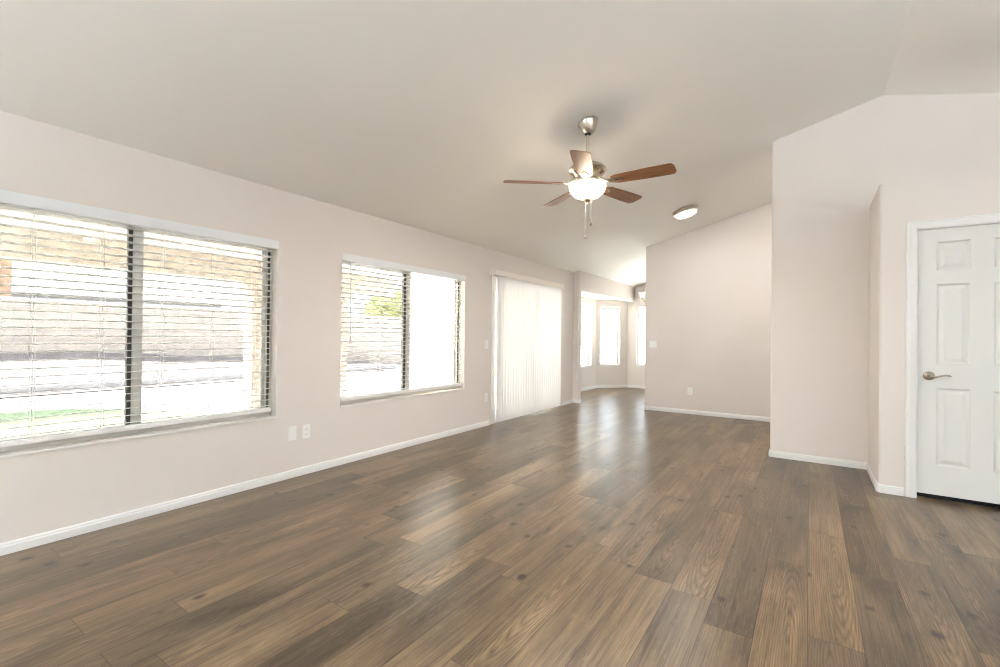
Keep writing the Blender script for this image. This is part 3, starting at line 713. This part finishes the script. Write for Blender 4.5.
# ------------------------------------------------------------------ outdoors: patio, yard, fence, neighbour
MB().box(-7.0, -3.76, -6, 11.5, -.22, -.10).build('patio_slab', M['concrete'], kind='structure')
PATX = -6.8; PY1 = 6.35
pc = tag(empty('patio_cover', (PATX, 0, 0)), 'cream patio cover with peach beam outside the windows', 'patio cover')
def OB(nm, boxes, mt, par, o, bevel=0):
    m = MB()
    for q in boxes: m.box(q[0]-o[0], q[1]-o[0], q[2]-o[1], q[3]-o[1], q[4]-o[2], q[5]-o[2], bevel)
    return m.build(nm, mt, par)
OB('soffit', [(PATX+.02, -3.765, -5.0, PY1, 2.27, 2.36)], M['stucco'], pc, (PATX, 0, 0))
OB('beam', [(PATX-.14, PATX+.02, -5.0, PY1, 1.962, 2.40)], M['beam'], pc, (PATX, 0, 0))
for nm, y, lab in (('patio_column', 3.53, 'peach patio column outside the far end of the larger window'), ('patio_column', 4.97, 'peach patio column outside the near edge of the second window')):
    c = tag(empty(nm, (PATX-.06, y+.12, -.10)), lab, 'column', None)
    w = .125 if y < 4 else .105
    OB('shaft', [(-w, w, -w, w, 0, 1.94)], M['beam'], c, (0, 0, 0))
    OB('capital', [(-w-.035, w+.035, -w-.085, w+.085, 1.94, 2.061)], M['beam'], c, (0, 0, 0), .02)
    OB('plinth', [(-w-.02, w+.02, -w-.02, w+.02, 0.001, .10)], M['beam'], c, (0, 0, 0), .01)
# unseen overhang above the bay, added to block the sun
MB().box(-4.95, -3.76, PY1+.02, YB+.9, 2.24, 2.34).build('bay_sun_blocker', M['trim'], kind='structure')

def bank_top(y): 
    if y < 3: return .78
    if y < 10.5: return .78 - (y-3)/7.5*.50
    return max(-.06, .28 - (y-10.5)/2.5*.34)
def ground(x, y):
    b = bank_top(y)
    if x > -7.0: return -.14
    if x > -9.2: return -.10 + (-7.0-x)/2.2*.14
    if x > -11.0: return .04 + (-9.2-x)/1.8*.06
    if x > -12.4: return .10 + (-11.0-x)/1.4*max(0, b-.10) if b > .1 else .10 + (-11.0-x)/1.4*(b-.10)
    return b
m = MB(); gx = [-6.98, -7.4, -8.2, -9.2, -10, -11.0, -11.2, -11.7, -12.4, -13, -16, -24, -60]; gy = [-30, -10, -4, 0, 3, 5.5, 8, 10.5, 11.7, 13, 16, 24, 60]
grid = [[m.bm.verts.new((x, y, ground(x, y))) for y in gy] for x in gx]
for i in range(len(gx)-1):
    for j in range(len(gy)-1): m.bm.faces.new((grid[i][j], grid[i][j+1], grid[i+1][j+1], grid[i+1][j]))
m.build('yard_ground', M['gravel'], kind='structure')
m = MB(); m.box(-6.98, 60, 11.5, 60, -.16, -.12); m.build('yard_ground_side', M['gravel'], kind='structure')
# lawn: slightly raised sheet with a curved end
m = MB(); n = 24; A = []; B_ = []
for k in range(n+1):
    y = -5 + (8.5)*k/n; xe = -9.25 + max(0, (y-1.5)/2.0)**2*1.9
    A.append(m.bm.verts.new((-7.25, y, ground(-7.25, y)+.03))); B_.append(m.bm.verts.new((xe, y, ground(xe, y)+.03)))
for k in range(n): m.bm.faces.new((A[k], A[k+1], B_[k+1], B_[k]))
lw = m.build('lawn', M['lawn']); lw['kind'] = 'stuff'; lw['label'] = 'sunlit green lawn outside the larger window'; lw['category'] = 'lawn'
# planted strip and curb before the fence
m = MB(); gy2 = [-8, -3, 0, 3, 5.5, 8, 10.4]; gx2 = [-10.9, -11.22, -11.7, -12.38]
g2 = [[m.bm.verts.new((x, y, ground(x, y)+.02)) for y in gy2] for x in gx2]
for i in range(len(gx2)-1):
    for j in range(len(gy2)-1): m.bm.faces.new((g2[i][j], g2[i][j+1], g2[i+1][j+1], g2[i+1][j]))
m.build('planting_bed', M['bank'], kind='structure')
m = MB(); m.extrude([(-11.24, -8, .02), (-11.06, -8, .02), (-11.06, -8, .26), (-11.24, -8, .26)], (0, 18.4, 0)); m.build('curb', M['curb'], kind='structure')
fe = tag(empty('block_fence', (-12.6, 0, 0)), 'beige concrete block fence across the back yard', 'fence')
OB('fence_blocks', [(-12.7, -12.5, -14, 13.6, -.2, 1.80)], M['block'], fe, (-12.6, 0, 0))
OB('fence_cap', [(-12.73, -12.47, -14, 13.63, 1.80, 1.85)], M['concrete'], fe, (-12.6, 0, 0))
# neighbour's house
nh = tag(empty('neighbour_house', (-21, 0, 0)), 'pale house with light tiled roof beyond the fence', 'house')
OB('wall', [(-30, -19.6, -12, 9.2, 0, 2.15)], M['housewall'], nh, (-21, 0, 0))
m = MB(); e0 = 2.20; k = .62
m.extrude([(-19.0+21, -12.5, e0), (-26+21, -12.5, e0+7*k), (-26+21, -12.5, e0+7*k+.12), (-19.0+21, -12.5, e0+.12)], (0, 21.2, 0))
m.build('roof', M['rooftile'], nh)
OB('fascia', [(-19.0, -18.94, -12.5, 8.7, 2.12, 2.34)], M['fascia'], nh, (-21, 0, 0))
m = MB(); m.extrude([(-20+21, 8.75, 2.5), (-26+21, 8.75, 2.5), (-26+21, 8.75, 6.5)], (0, .2, 0)); m.build('gable', M['housewall'], nh)
# trees beyond the fence
def leaves(m, c, rx, rz, n, sz):
    for _ in range(n):
        while True:
            v = Vector((random.uniform(-1, 1), random.uniform(-1, 1), random.uniform(-1, 1)))
            if v.length <= 1: break
        p = Vector(c) + Vector((v.x*rx, v.y*rx, v.z*rz))
        a = Vector((random.uniform(-1, 1), random.uniform(-1, 1), random.uniform(-1, 1))).normalized(); b = a.orthogonal().normalized()
        s_ = sz*random.uniform(.6, 1.3)
        m.face([p-a*s_, p+b*s_*.4, p+a*s_, p-b*s_*.4])
tr = tag(empty('tree', (-16.5, 15.8, 0)), 'yellow-green tree beyond the fence, seen through the second window', 'tree')
m = MB(); m.tube([(0, 0, -.1), (.05, 0, 1.2), (0, .1, 2.4)], [.14, .11, .07], 10); m.build('trunk', M['bark'], tr, smooth=True)
m = MB(); leaves(m, (0, 0, 2.55), 1.7, .95, 1500, .13); leaves(m, (0, -1.0, 2.15), 1.2, .6, 600, .13); m.build('foliage', M['leaf'], tr)
pt = tag(empty('palm_tree', (-15, 2.24, 0)), 'palm with brown shaggy trunk beyond the fence, at the larger window', 'palm')
m = MB(); m.tube([(0, 0, .3), (0, .02, 1.6), (0, 0, 3.1)], [.17, .16, .19], 12); m.build('trunk', M['bark'], pt, smooth=True)
for k in range(9):
    a = 2*PI*k/9 + .4; m = MB(); c, s_ = math.cos(a), math.sin(a)
    for q in range(14):
        f = q/13; r = .15 + f*1.05; zq = 3.05 + .35*math.sin(f*2.2) - f*f*.75
        for sd in (-1, 1):
            p = Vector((c*r, s_*r, zq)); w = Vector((-s_*sd, c*sd, -.5)).normalized()*(.34*(1-f*.5)); t = Vector((c, s_, 0))*.05
            m.face([p-t, p+t, p+w+t*2])
    m.build('frond', M['leaf'], pt)

# light portals at the openings (guide sampling only, give off nothing themselves)
def portal(loc, rot, sx, sy):
    o = lamp('daylight_portal', 'AREA', loc, 1, rot=rot, shape='RECTANGLE', size=sx, size_y=sy); o.data.cycles.is_portal = True
for o in (W1, W2, D2): portal((XL-.16, (o[0]+o[1])/2, (o[2]+o[3])/2), (0, -PI/2, 0), o[3]-o[2], o[1]-o[0])
